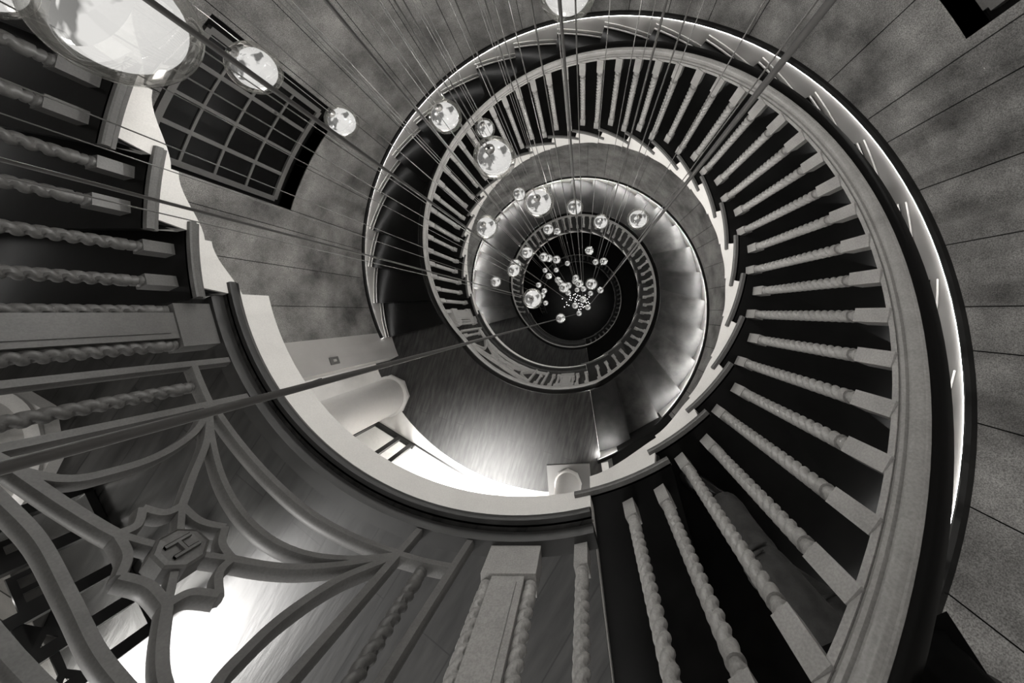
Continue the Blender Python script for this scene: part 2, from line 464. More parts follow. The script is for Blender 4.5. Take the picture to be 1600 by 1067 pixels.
# ------------------------------------------------------------------ outer wall
JO = [-48.4, -40.2, -32, -23.6, -15.7, -10.5, -2.5, 5.7, 14, 18.6, 27.4, 35.4, 43.7, 52, 60.3, 68.6, 76.9, 85.2, 93.5, 101.8, 110, 118.4, 126.7, 135, 142.1, 149, 157.5, 167.8, 172.3, 180.7, 189.8, 198]
def wall(name, a0, a1, z0, z1, mt, openings=(), joints=True, thick=0.16):
    js = sorted(j for j in JO if a0 < j < a1) if joints else []
    edges = [a0] + js + [a1]
    for (b0, b1, zb, zt) in openings:
        edges += [b0, b1]
    edges = sorted(set(edges))
    m = MB()
    for i in range(len(edges) - 1):
        e0, e1 = edges[i], edges[i + 1]
        g0 = 0.07 if (e0 in js) else 0; g1 = 0.07 if (e1 in js) else 0
        n = max(1, int((e1 - e0) / 2.2))
        zs = [(z0, z1)]
        for (b0, b1, zb, zt) in openings:
            if e0 >= b0 - 0.01 and e1 <= b1 + 0.01: zs = [(z0, zb), (zt, z1)]
        for (q0, q1) in zs:
            for k in range(n):
                s0 = e0 + g0 if k == 0 else e0 + (e1 - e0) * k / n
                s1 = e1 - g1 if k == n - 1 else e0 + (e1 - e0) * (k + 1) / n
                s0, s1 = radians(s0), radians(s1)
                m.prism([W(B, s0)[:2], W(B, s1)[:2], W(B + thick, s1)[:2], W(B + thick, s0)[:2]], q0, q1)
    o = m.obj(name, mt); tag(o, kind='structure')
    # dark backing behind the joints
    if joints:
        m = MB()
        for i in range(len(edges) - 1):
            e0, e1 = radians(edges[i]), radians(edges[i + 1])
            zs = [(z0, z1)]
            for (b0, b1, zb, zt) in openings:
                if edges[i] >= b0 - 0.01 and edges[i + 1] <= b1 + 0.01: zs = [(z0, zb), (zt, z1)]
            for q0, q1 in zs:
                m.prism([W(B + 0.012, e0)[:2], W(B + 0.012, e1)[:2], W(B + thick - 0.01, e1)[:2], W(B + thick - 0.01, e0)[:2]], q0 + 0.002, q1 - 0.002)
        o = m.obj(name + '_joints', M['joint']); tag(o, kind='structure')
    return o
WIN1 = (143.0, 167.8, -1.93, -0.55)
WIN2 = (19.9, 36.0, -0.44, 0.9)
wall('wall_outer', -72.8, 198, -3.98, 4.4, M['wall'], (WIN1, WIN2))
wall('wall_lower', -72.8, 198, -9.3, -3.98, M['wall'])
wall('wall_bottom', -180, 180, -14.6, -9.3, M['wall'], joints=False)
wall('wall_plain', 198.05, 206.5, -3.98, 4.4, M['cream'], joints=False)
for zz in (Z[2],):
    wall('wall_shaft', 198.05, 287.1, zz, Z[1] - 0.25, M['wall'], joints=False)

# switch plate on the plain wall
def on_wall(r, deg, z, size, name, mt, parent=None):
    a = radians(deg)
    m = MB(); m.box(W(r, a, z), size, a); return m.obj(name, mt, parent)
sw = on_wall(B - 0.006, 204.0, -2.55, (0.012, 0.09, 0.15), 'switch_plate', M['frame'])
tag(sw, 'small grey switch plate on the pale strip of wall left of the round column', 'switch')
on_wall(B - 0.014, 204.0, -2.55, (0.008, 0.03, 0.05), 'rocker', M['cream'], sw)

# ------------------------------------------------------------------ windows
def window(name, op, cols, rows, r, glass, bar=0.022):
    a0, a1, zb, zt = op
    root = empty(name, W(r, radians((a0 + a1) / 2), zb)); tag(root, kind='structure')
    # reveal lining (dark)
    m = MB()
    n = 10
    for z0, z1 in ((zb - 0.02, zb), (zt, zt + 0.02)):
        for i in range(n):
            s0 = radians(a0 + (a1 - a0) * i / n); s1 = radians(a0 + (a1 - a0) * (i + 1) / n)
            m.prism([W(B + 0.01, s0)[:2], W(B + 0.01, s1)[:2], W(r + 0.1, s1)[:2], W(r + 0.1, s0)[:2]], z0, z1)
    for e in (a0, a1):
        d = 0.3 if e == a1 else -0.3
        m.prism([W(B + 0.01, radians(e))[:2], W(B + 0.01, radians(e + d))[:2], W(r + 0.1, radians(e + d))[:2], W(r + 0.1, radians(e))[:2]], zb, zt)
    for i in range(n):
        s0 = radians(a0 - 0.5 + (a1 - a0 + 1) * i / n); s1 = radians(a0 - 0.5 + (a1 - a0 + 1) * (i + 1) / n)
        m.prism([W(r + 0.035, s0)[:2], W(r + 0.035, s1)[:2], W(r + 0.06, s1)[:2], W(r + 0.06, s0)[:2]], zb - 0.04, zt + 0.04)  # dark back panel added to keep world light from leaking round the frame
    m.obj('window_reveal', M['joint'], root)
    # frame
    fa0, fa1 = cols[0], cols[-1]
    def vbar(a, wd, z0, z1, dp=0.05):
        m_.box(W(r, radians(a), (z0 + z1) / 2), (dp, wd, z1 - z0), radians(a))
    def hbar(z, wd, b0, b1, dp=0.05):
        n = 8
        for i in range(n):
            s0 = radians(b0 + (b1 - b0) * i / n); s1 = radians(b0 + (b1 - b0) * (i + 1) / n)
            m_.prism([W(r - dp / 2, s0)[:2], W(r - dp / 2, s1)[:2], W(r + dp / 2, s1)[:2], W(r + dp / 2, s0)[:2]], z - wd / 2, z + wd / 2)
    m_ = MB()
    vbar(fa0, 0.05, rows[0], rows[-1]); vbar(fa1, 0.05, rows[0], rows[-1])
    hbar(rows[0], 0.05, fa0, fa1); hbar(rows[-1], 0.05, fa0, fa1)
    m_.obj('window_frame', M['frame'], root)
    for i, c in enumerate(cols[1:-1]):
        m_ = MB(); vbar(c, 0.036 if i != 1 else 0.026, rows[0], rows[-1], 0.04); m_.obj('mullion', M['frame'], root)
    for rr in rows[1:-1]:
        m_ = MB(); hbar(rr, bar, fa0, fa1, 0.03); m_.obj('glazing_bar', M['frame'], root)
    m_ = MB(); hbar((rows[0] + rows[-1]) / 2, rows[-1] - rows[0], fa0, fa1, 0.006); m_.obj('pane', glass, root)
    # small latch
    if len(cols) > 3:
        m_ = MB(); m_.box(W(r - 0.04, radians(cols[1] + 0.1), rows[1] + 0.02), (0.03, 0.012, 0.09), radians(cols[1])); m_.obj('latch', M['capm'], root)
    return root
window('window_1', WIN1, [145.0, 150.4, 156.0, 160.9, 166.4], [-1.82, -1.49, -1.19, -0.91, -0.67], 2.85, M['night'])
gl2 = mat('patterned_glow_glass', 0.4, 0.3)
_nt = gl2.node_tree; _n = _nt.nodes.new('ShaderNodeTexNoise'); _n.inputs['Scale'].default_value = 120
_tc = _nt.nodes.new('ShaderNodeTexCoord'); _r = _nt.nodes.new('ShaderNodeMapRange')
_r.inputs['From Min'].default_value = 0.45; _r.inputs['From Max'].default_value = 0.6; _r.inputs['To Max'].default_value = 0.3
_nt.links.new(_tc.outputs['Object'], _n.inputs['Vector']); _nt.links.new(_n.outputs['Fac'], _r.inputs['Value'])
_b = _nt.nodes['Principled BSDF']; _b.inputs['Emission Color'].default_value = (1, 1, 0.97, 1)
_nt.links.new(_r.outputs[0], _b.inputs['Emission Strength'])  # noise-patterned glow put into the pane for a bright sparkle
window('window_2', WIN2, [22.0, 29.0, 35.0], [-0.38, 0.2, 0.85], 2.85, gl2)

# ------------------------------------------------------------------ balusters
def baluster_mesh(name, hgt, bb=0.115, tb=0.15, w_=0.05, mt=None, n=1.0, seg=14, top_cut=0.0):
    m = MB()
    # bottom block, turned ring, barley-twist shaft, ring, top block
    m.box((0, 0, bb / 2), (w_, w_, bb))
    m.lathe([(0.012, bb - 0.004), (0.0225, bb), (0.0225, bb + 0.008), (0.017, bb + 0.014), (0.022, bb + 0.02), (0.022, bb + 0.028), (0.0165, bb + 0.036), (0.0175, bb + 0.05)], seg)
    z0, z1 = bb + 0.045, hgt - tb - 0.045
    turns = 6.5 * (z1 - z0) / 0.55
    steps = int(turns * 12 * n)
    rs = []
    for i in range(steps + 1):
        z = z0 + (z1 - z0) * i / steps
        th = TAU * turns * i / steps / 1.0
        e = min(1, i / 8, (steps - i) / 8)
        ring = []
        for j in range(seg):
            q = TAU * j / seg
            c = abs(cos((q - th)))
            r = 0.0242 - 0.0135 * e * (1 - c) ** 1.5
            ring.append((r * cos(q), r * sin(q), z))
        rs.append(ring)
    m.rings(rs)
    zt = hgt - tb
    m.lathe([(0.0175, zt - 0.05), (0.0165, zt - 0.036), (0.022, zt - 0.028), (0.022, zt - 0.02), (0.017, zt - 0.014), (0.0225, zt - 0.008), (0.0225, zt), (0.012, zt + 0.004)], seg)
    m.box((0, 0, zt + tb / 2), (w_, w_, tb))
    return m.mesh(name, mt or M['oak'], 'auto')
def baluster_low(name, hgt, mt):
    m = MB(); w_ = 0.05
    m.box((0, 0, 0.07), (w_, w_, 0.14))
    rs = []
    m.lathe([(0.012, 0.14), (0.023, 0.145), (0.016, 0.17), (0.019, 0.3), (0.016, 0.42), (0.019, 0.56), (0.016, hgt - 0.2), (0.023, hgt - 0.155), (0.012, hgt - 0.15)], 8)
    m.box((0, 0, hgt - 0.075), (w_, w_, 0.15))
    return m.mesh(name, mt, 'auto')

def rail_line(F, a): return F.line(a) + RAILH
RAILP = [(1.452, -0.005), (1.448, 0.012), (1.456, 0.022), (1.450, 0.036), (1.458, 0.052), (1.474, 0.060), (1.480, 0.070)]
RAILT = [(1.480, 0.070), (1.500, 0.082), (1.530, 0.084), (1.552, 0.070), (1.560, 0.048), (1.552, 0.022), (1.545, 0.0), (1.50, -0.008), (1.462, -0.006), (1.47, 0.03)]
def rail_sweep(prof, pts):
    m = MB(); m.rings([[P(r, a, z + zz) for r, zz in prof] for a, z in pts]); return m

def balustrade(F, name, label, extra_pts=(), low=False, mt=None, kmax=None, fr=(0.17, 0.67)):
    mt = mt or M['oak']
    root = empty(name, P(BR, F.a(1), F.z(1))); tag(root, label, 'balustrade')
    bms = []
    for f in fr:
        hgt = RAILH + F.h * (1 - f) - 0.018
        bms.append(baluster_mesh('baluster', hgt, mt=mt, tb=0.15 if f > 0.5 else 0.15) if not low else baluster_low('baluster', hgt, mt))
    bpy.context.view_layer.update()
    inv = root.matrix_world.inverted()
    for k in range(1, F.n + 1):
        for f, bm_ in zip(fr, bms):
            a = F.ph0 + (k - 1 + f) * DL
            if k == 1 and F.first is not None and f == fr[0]: a += 0.0
            o = inst(bm_, 'baluster', inv @ Vector(P(BR, a, F.z(k))), a + 0.12, root)
    pts = list(extra_pts)
    n = F.n * 5
    for i in range(n + 1):
        a = F.ph0 + DL * F.n * i / n
        pts.append((a, rail_line(F, a)))
    hr = rail_sweep([(1.472, -0.008), (1.466, 0.004), (1.468, 0.014), (1.475, 0.018), (1.475, 0.024), (1.468, 0.030), (1.469, 0.046), (1.475, 0.058), (1.479, 0.061), (1.479, 0.068), (1.484, 0.071), (1.492, 0.068), (1.505, -0.008)], pts).obj('handrail_moulding', M['rail'], root, 'auto')
    hr2 = rail_sweep([(1.485, 0.070), (1.494, 0.080), (1.515, 0.083), (1.536, 0.076), (1.549, 0.055), (1.545, 0.03), (1.535, 0.014), (1.536, -0.004), (1.506, -0.008), (1.506, 0.05)], pts).obj('handrail', M['raild'], root, 'auto')
    # fillets between the balusters under the rail
    fl = rail_sweep([(1.468, -0.03), (1.468, -0.009), (1.5, -0.009), (1.5, -0.03)], pts).obj('fillet', mt, root, 'auto')
    return root
def landing_rail(zb, up, F):
    aL = up - 0.0; pts = []
    return pts
def flat_pts(idx):
    # level rail over the landing, easing up to the flight above
    z = Z[idx] + RAILH; off = TAU * idx
    aR = PH0 + off
    aL = PHU + off if idx == 0 else Flight(PH0 + TAU * (idx - 1), 0, H, 24).a(24)
    hh = H if idx < 2 else H2
    pts = []
    n = 36
    for i in range(n):
        t = i / n; a = aL + (aR - aL) * t
        d = (a - aL) / DL
        up = hh * max(0.0, 1 - d) if d < 1 else 0
        pts.append((a, z + up))
    return pts
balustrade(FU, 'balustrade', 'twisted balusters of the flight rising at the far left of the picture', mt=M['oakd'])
b1 = balustrade(F1, 'balustrade', 'big curved balustrade of pale twisted balusters down the right-hand side', extra_pts=flat_pts(0))
balustrade(F2, 'balustrade', 'small bright ring of balusters round the second turn of the well', extra_pts=flat_pts(1), low=True, mt=M['oak'])
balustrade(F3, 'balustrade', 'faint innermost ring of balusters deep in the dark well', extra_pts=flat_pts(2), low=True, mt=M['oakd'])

# ------------------------------------------------------------------ box newels at the ends of the landing
tw_mesh = baluster_mesh('twisted_column', 0.90, bb=0.02, tb=0.02, w_=0.03, mt=M['oakd'])
tw_mesh2 = baluster_mesh('twisted_column', 0.72, bb=0.02, tb=0.02, w_=0.03, mt=M['oak'])
def newel(deg, label, mt, z=0.05, low=False):
    a = radians(deg)
    root = empty('newel_post', P(BR, a, z), a); tag(root, label, 'newel post')
    def bx(name, c, d, mt_=mt):
        m = MB(); m.box(c, d); o = bpy.data.objects.new(name, m.mesh(name, mt_)); COL.objects.link(o); o.parent = root; return o
    bx('base_block', (0, 0, 0.075), (0.075, 0.195, 0.15))
    bx('shaft', (0.0, 0, 0.15 + 0.345), (0.06, 0.115, 0.69))
    bx('panel', (-0.032, 0, 0.15 + 0.34), (0.006, 0.07, 0.62))
    bx('cap_block', (0, 0, 0.79 + 0.045), (0.075, 0.195, 0.09))
    for s in (-1, 1):
        me = baluster_mesh('twisted_column', 0.66, bb=0.015, tb=0.015, w_=0.03, mt=mt) if not low else baluster_low('twisted_column', 0.66, mt)
        o = bpy.data.objects.new('twisted_column', me); COL.objects.link(o); o.parent = root; o.location = (0, s * 0.078, 0.14)
    return root
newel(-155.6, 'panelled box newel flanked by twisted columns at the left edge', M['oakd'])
newel(-86.5, 'panelled box newel with twisted columns at the bottom middle', M['oak'])
# single baluster between that newel and the first step
sb = bpy.data.objects.new('baluster', baluster_mesh('baluster', 0.88, mt=M['oak'])); COL.objects.link(sb)
sb.location = P(BR, radians(-76.6), 0.05); sb.rotation_euler = (0, 0, radians(-76))
tag(sb, 'single twisted baluster standing between the bottom-middle newel and the first step', 'baluster')

# ------------------------------------------------------------------ tracery panel
TR = 1.462
def smooth_line(pts, per=6):
    if len(pts) == 2: pts = [pts[0], ((pts[0][0] + pts[1][0]) / 2, (pts[0][1] + pts[1][1]) / 2), pts[1]]
    out = []
    for i in range(len(pts) - 1):
        p0 = pts[max(i - 1, 0)]; p1 = pts[i]; p2 = pts[i + 1]; p3 = pts[min(i + 2, len(pts) - 1)]
        for k in range(per):
            t = k / per
            out.append(tuple(0.5 * (2 * p1[c] + (p2[c] - p0[c]) * t + (2 * p0[c] - 5 * p1[c] + 4 * p2[c] - p3[c]) * t * t + (3 * p1[c] - p0[c] - 3 * p2[c] + p3[c]) * t ** 3) for c in (0, 1)))
    out.append(pts[-1]); return out
def stroke(m, pts, w_=0.032, smooth=True, r0=None, depth=0.042, per=6, closed=False):
    """bar following (degrees, height) points on the curved plane of the balustrade"""
    r0 = TR - depth / 2 if r0 is None else r0
    q = smooth_line(pts, per) if smooth else pts
    q = [(radians(a) * TR, z) for a, z in q]
    rs = []
    n = len(q)
    for i, (s, z) in enumerate(q):
        a_, b_ = (q[(i - 1) % n], q[(i + 1) % n]) if closed else (q[max(i - 1, 0)], q[min(i + 1, n - 1)])
        dx, dz = b_[0] - a_[0], b_[1] - a_[1]
        l = sqrt(dx * dx + dz * dz) or 1
        nx, nz = -dz / l, dx / l
        ring = []
        for (u, dr) in ((-0.5, 0.012), (-0.34, 0.0), (0.34, 0.0), (0.5, 0.012), (0.5, depth - 0.012), (0.34, depth), (-0.34, depth), (-0.5, depth - 0.012)):
            ring.append(P(r0 + dr, (s + nx * u * w_) / TR, z + nz * u * w_))
        rs.append(ring)
    if closed: rs.append(rs[0])
    m.rings(rs, cap=not closed)
tp = empty('tracery_panel', P(TR, radians(-122), 0.05)); tag(tp, 'dark carved tracery panel with central octagonal boss at the lower left', 'balustrade panel')
def tpart(name, pts, **kw):
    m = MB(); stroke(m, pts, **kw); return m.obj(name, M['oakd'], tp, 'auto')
for l in ([(-148.2, 0.045), (-148.6, 0.4), (-149.0, 0.86)], [(-140.7, 0.045), (-141.2, 0.4), (-141.9, 0.86)],
          [(-102.2, 0.045), (-103.0, 0.4), (-104.2, 0.86)], [(-93.8, 0.045), (-95.0, 0.4), (-96.4, 0.86)]):
    tpart('upright', l, w_=0.036)
tpart('cross_rail', [(-148.4, 0.198), (-140.9, 0.208)], w_=0.034)
tpart('cross_rail', [(-102.4, 0.2), (-94.2, 0.198)], w_=0.034)
tpart('bottom_rail', [(-140.9, 0.2), (-132, 0.197), (-125, 0.2), (-115, 0.208), (-102.4, 0.195)], w_=0.032)
tpart('top_rail', [(-157, 0.86), (-140, 0.86), (-122, 0.86), (-104, 0.86), (-88, 0.86)], w_=0.04)
tpart('arch', [(-140.9, 0.21), (-135.4, 0.272), (-127.5, 0.34), (-120, 0.372), (-113.7, 0.359), (-107.9, 0.297), (-102.5, 0.205)], w_=0.028)
tpart('arch', [(-141.6, 0.785), (-136.4, 0.755), (-130.9, 0.738), (-124.3, 0.754), (-118.2, 0.781), (-112, 0.8), (-104, 0.835)], w_=0.032)
tpart('side_arch', [(-140.9, 0.215), (-137.4, 0.3), (-135.5, 0.429), (-135.4, 0.558), (-136.6, 0.66), (-141.7, 0.77)], w_=0.032)
tpart('side_arch', [(-102.6, 0.215), (-106.6, 0.37), (-108.5, 0.52), (-108.9, 0.64), (-108.3, 0.73), (-104.2, 0.82)], w_=0.034)
JN = [(-127.7, 0.475), (-118.2, 0.487), (-118.2, 0.655), (-128.0, 0.628)]
CU = [(-122.3, 0.433), (-115.6, 0.575), (-123.6, 0.675), (-129.6, 0.552)]
tpart('spoke', [(-140.9, 0.21), (-135.3, 0.292), (-130.8, 0.4), JN[0]], w_=0.032)
tpart('spoke', [(-102.6, 0.21), (-109.7, 0.363), (-113.8, 0.432), JN[1]], w_=0.032)
tpart('spoke', [(-103.9, 0.83), (-112.7, 0.752), JN[2]], w_=0.034)
tpart('spoke', [(-141.8, 0.78), (-140.3, 0.728), JN[3]], w_=0.034)
m = MB()
seq = []
for i in range(4):
    seq += [JN[i], CU[i]]
BC = (-122.7, 0.557)
for i in range(8):
    p, q = seq[i], seq[(i + 1) % 8]
    mid = ((p[0] + q[0]) / 2 * 0.86 + BC[0] * 0.14, (p[1] + q[1]) / 2 * 0.86 + BC[1] * 0.14)
    stroke(m, [p, mid, q], w_=0.03)
m.obj('boss_rim', M['oakd'], tp, 'auto')
for j in JN:
    tpart('boss_arm', [j, (j[0] * 0.4 + BC[0] * 0.6, j[1] * 0.4 + BC[1] * 0.6)], w_=0.026)
# octagonal boss with the raised letter
m = MB()
def octa(rad, dr): return [P(TR - 0.025 + dr, radians(BC[0]) + rad * cos(TAU * (j + 0.5) / 8) / TR, BC[1] + rad * sin(TAU * (j + 0.5) / 8)) for j in range(8)]
m.rings([octa(0.066, 0.045), octa(0.066, -0.002), octa(0.060, -0.008), octa(0.058, -0.004), octa(0.045, -0.006)])
boss = m.obj('boss', M['oakd'], tp)
m = MB()
def lbar(x0, z0, x1, z1, w_):
    stroke(m, [(BC[0] + degrees(x0 / TR), BC[1] + z0), (BC[0] + degrees(x1 / TR), BC[1] + z1)], w_=w_, smooth=False, r0=TR - 0.038, depth=0.012)
def lrot(x, z, a=radians(0)): return x * cos(a) - z * sin(a), x * sin(a) + z * cos(a)
for (x0, z0, x1, z1) in ((-0.02, -0.032, -0.02, 0.032), (0.02, -0.032, 0.02, 0.032), (-0.02, 0.0, 0.02, 0.0)):
    q0, q1 = lrot(x0, z0), lrot(x1, z1)
    lbar(*q0, *q1, 0.012)
hm = bpy.data.objects.new('monogram', m.mesh('monogram', M['oakd'])); COL.objects.link(hm); hm.parent = boss
hm.matrix_parent_inverse = boss.matrix_world.inverted()
bt = baluster_mesh('baluster', 0.66, bb=0.01, tb=0.01, w_=0.03, mt=M['oakd'])
bpy.context.view_layer.update()
for deg in (-144.9, -98.6):
    o = inst(bt, 'baluster', tp.matrix_world.inverted() @ Vector(P(TR + 0.012, radians(deg), 0.2)), radians(deg), tp)

# ------------------------------------------------------------------ lower landing tracery (small, seen far below)
def small_tracery(idx):
    z = Z[idx]; off = TAU * idx
    t = empty('tracery_panel', P(TR, radians(-122), z + 0.05)); tag(t, 'tiny tracery panel on the landing ring far below, lower left of the well', 'balustrade panel')
    def sp(name, pts, **kw):
        m = MB(); stroke(m, [(a, zz + z) for a, zz in pts], per=4, **kw); m.obj(name, M['oak'], t)
    for d in (-147, -140, -104, -97): sp('upright', [(d, 0.045), (d, 0.93)])
    sp('bottom_rail', [(-147, 0.15), (-122, 0.15), (-97, 0.15)])
    sp('arch', [(-140, 0.16), (-122, 0.4), (-104, 0.16)]); sp('arch', [(-140, 0.9), (-122, 0.7), (-104, 0.9)])
    sp('side_arch', [(-140, 0.16), (-134, 0.55), (-140, 0.9)]); sp('side_arch', [(-104, 0.16), (-110, 0.55), (-104, 0.9)])
    for a, b in (((-140, 0.16), (-127, 0.47)), ((-104, 0.16), (-117, 0.47)), ((-104, 0.9), (-117, 0.63)), ((-140, 0.9), (-127, 0.63))): sp('spoke', [a, b])
    sp('boss_rim', [(-129, 0.55), (-122, 0.42), (-115, 0.55), (-122, 0.68), (-129, 0.55)])
    m = MB(); m.rings([[P(TR - 0.03 + dr, radians(-122) + 0.07 * cos(TAU * (j + 0.5) / 8) / TR, z + 0.55 + 0.07 * sin(TAU * (j + 0.5) / 8)) for j in range(8)] for dr in (0, 0.05)])
    m.obj('boss', M['oak'], t)
    # slim balusters either side of it
    me = baluster_low('baluster', 0.86, M['oak'])
    bpy.context.view_layer.update()
    for d in (-151.5, -144.5, -100.5, -93.5, -90.5, -80, -75): inst(me, 'baluster', t.matrix_world.inverted() @ Vector(P(BR, radians(d), z + 0.05)), radians(d), t)
small_tracery(1)
for d, lb in ((-156, 'small box newel at the left end of the landing ring far below'), (-85.5, 'small box newel at the right end of the landing ring far below')):
    newel(d, lb, M['oak'], Z[1] + 0.05, low=True)

# ------------------------------------------------------------------ columns
def column(x, y, z, h, r, label):
    root = empty('column', (x, y, z)); tag(root, label, 'column')
    def pt(name, prof, seg=48, mt=M['plaster']):
        m = MB(); m.lathe(prof, seg); o = bpy.data.objects.new(name, m.mesh(name, mt, 'auto')); COL.objects.link(o); o.parent = root
    pt('plinth', [(r * 1.17, 0), (r * 1.17, 0.05), (r * 1.12, 0.06)], 8)
    pt('base', [(r * 1.12, 0.06), (r * 1.14, 0.075), (r * 1.1, 0.09), (r * 1.02, 0.1)])
    pt('shaft', [(r, 0.1), (r * 0.97, h * 0.6), (r * 0.93, h)])
    return root
column(-2.40, -1.22, 0, 3.2, 0.27, 'thick pale round column behind the left end of the tracery')
column(-2.66, -1.84, Z[1], 3.7, 0.27, 'white round column lying across the middle left, standing on the second landing')
column(0.10, -2.98, Z[1], 3.7, 0.17, 'short-looking white round column at the bottom centre of the second landing')
# plinth blocks beside the second column
m = MB(); m.box((0.12, -2.96, Z[1] + 0.012), (0.62, 0.46, 0.024), 0.08); o = m.obj('plinth_slab', M['frame']); tag(o, 'grey slab under the bottom-centre column', 'plinth')

# ------------------------------------------------------------------ shop floors beyond the landings
def shopfloor(idx, a0, a1, r0, r1, name):
    z = Z[idx]; n = 24
    m = MB()
    m.prism([W(r0, radians(a0 + (a1 - a0) * i / n))[:2] for i in range(n + 1)] + [W(r1, radians(a0 + (a1 - a0) * (n - i) / n))[:2] for i in range(n + 1)], z - 0.2, z)
    return tag(m.obj(name, M['shopfloor']), kind='structure')
M['tile'] = board_mat('pale_shop_tiles', 0.42, 0.1, radians(20), 0.35, 0.1)
M['shopfloor2'] = M['shopfloor']; M['shopfloor'] = M['tile']
shopfloor(0, -164, -64, 2.755, 6.5, 'floor_upper_shop')
M['shopfloor'] = M['shopfloor2']
shopfloor(1, -164, -64, 3.105, 6.5, 'floor_middle_shop')
shopfloor(2, -164, -64, 3.005, 6.0, 'floor_lower_shop')

# ------------------------------------------------------------------ glazed screens
def screen(name, label, p0, p1, z, h, fr, rails, wd=0.035, letters=None, mt=None):
    root = empty(name, (p0[0], p0[1], z)); tag(root, label, 'glazed screen')
    dx, dy = p1[0] - p0[0], p1[1] - p0[1]; L = sqrt(dx * dx + dy * dy); a = atan2(dy, dx)
    def q(s, t=0): return (p0[0] + dx * s / L - sin(a) * t, p0[1] + dy * s / L + cos(a) * t)
    for f in fr:
        m = MB(); c = q(f * L); m.box((c[0], c[1], z + h / 2), (wd, 0.05, h), a); m.obj('mullion', M['black'], root)
    for zz, hh in rails:
        m = MB(); c = q(L / 2); m.box((c[0], c[1], z + zz), (L + wd, 0.05, hh), a); m.obj('rail', M['black'], root)
    m = MB(); c = q(L / 2); m.box((c[0], c[1], z + h / 2), (L, 0.006, h), a); m.obj('pane', M['pane'], root)
    return root, q, a, L
sc1, q1, a1_, L1 = screen('glazed_screen', 'black framed glazed screen with large dark letters at the lower left', (-1.93, -1.36), (-1.50, -1.89), 0.0, 2.3,
                          (0.0, 0.27, 0.56, 0.78, 1.0), ((0.02, 0.03), (0.5, 0.05), (1.02, 0.05), (2.28, 0.06)), wd=0.045)
screen('glazed_screen', 'black framed glazed screen on the second landing, beside the white column', (-3.3, -2.02), (-2.25, -2.56), Z[1], 2.5,
       (0.30, 0.42, 0.80, 0.98), ((0.03, 0.09), (2.47, 0.06)), wd=0.06)

def text(ch, size, loc, mx, mt, ext=0.003):
    c = bpy.data.curves.new('letter', 'FONT'); c.body = ch; c.size = size; c.extrude = ext; c.align_x = 'CENTER'; c.align_y = 'CENTER'
    c.offset = 0.002
    o = bpy.data.objects.new('letter', c); COL.objects.link(o)
    bpy.context.view_layer.update()
    me = bpy.data.meshes.new_from_object(o.evaluated_get(bpy.context.evaluated_depsgraph_get()))
    me.name = 'letter'
    bpy.data.objects.remove(o)
    o = bpy.data.objects.new('letter', me); COL.objects.link(o)
    me.materials.clear(); me.materials.append(mt)
    o.matrix_world = mx
    return o
# letters stand along the height of the screen, one per light
ux = Vector((cos(a1_), sin(a1_), 0)); uz = Vector((0, 0, 1))
nrm = Vector((sin(a1_), -cos(a1_), 0))
for i, (ch, f) in enumerate((('E', 0.13), ('E', 0.42), ('M', 0.67), ('Y', 0.90))):
    c = q1(f * L1, 0.012)
    X = -uz; Yv = ux                       # letters turned on their side
    Zv = X.cross(Yv)
    mx = Matrix(((X.x, Yv.x, Zv.x, c[0]), (X.y, Yv.y, Zv.y, c[1]), (X.z, Yv.z, Zv.z, 0.27), (0, 0, 0, 1)))
    o = text(ch, 0.19, c, mx, M['black'])
    o.parent = sc1; o.matrix_parent_inverse = sc1.matrix_world.inverted()

m = MB(); m.prism([(-2.24, -2.53), (-2.22, -2.57), (-0.57, -3.42), (-0.59, -3.38)], Z[1] + 0.001, Z[1] + 0.008)
tag(m.obj('threshold_strip', M['black']), 'thin dark threshold strip across the bright floor of the second landing', 'threshold')
# low display cabinet and dark bars added in place of sign lettering
dc = empty('display_cabinet', (-2.62, -2.15, 0)); tag(dc, 'pale low display cabinet seen through the lettered glazed screen', 'cabinet')
for nm, c, d, mt in (('body', (0, 0, 0.22), (0.75, 0.42, 0.44), M['cream']), ('top', (0, 0, 0.455), (0.79, 0.46, 0.03), M['frame']), ('drawer', (0.0, 0.215, 0.3), (0.34, 0.012, 0.16), M['skirt']),
                     ('shelf_opening', (0.19, 0.215, 0.12), (0.3, 0.012, 0.13), M['black']), ('shelf_opening', (-0.19, 0.215, 0.12), (0.3, 0.012, 0.13), M['black'])):
    m = MB(); m.box(c, d); o = m.obj(nm, mt); o.parent = dc; o.rotation_euler = (0, 0, 0)
dc.rotation_euler = (0, 0, radians(-48))
rk = empty('sign_bars', (-3.30, -1.52, Z[1])); tag(rk, 'dark bars in place of sign lettering between the plain wall and the white column', 'sign')
m = MB(); m.box((0, 0, 1.02), (0.5, 0.06, 0.05)); o = m.obj('top_rail', M['black']); o.parent = rk
for i in range(6):
    m = MB(); m.box((-0.22 + 0.088 * i, 0, 0.5), (0.022, 0.03, 1.0)); o = m.obj('sign_bar', M['black']); o.parent = rk
rk.rotation_euler = (0, 0, radians(20))

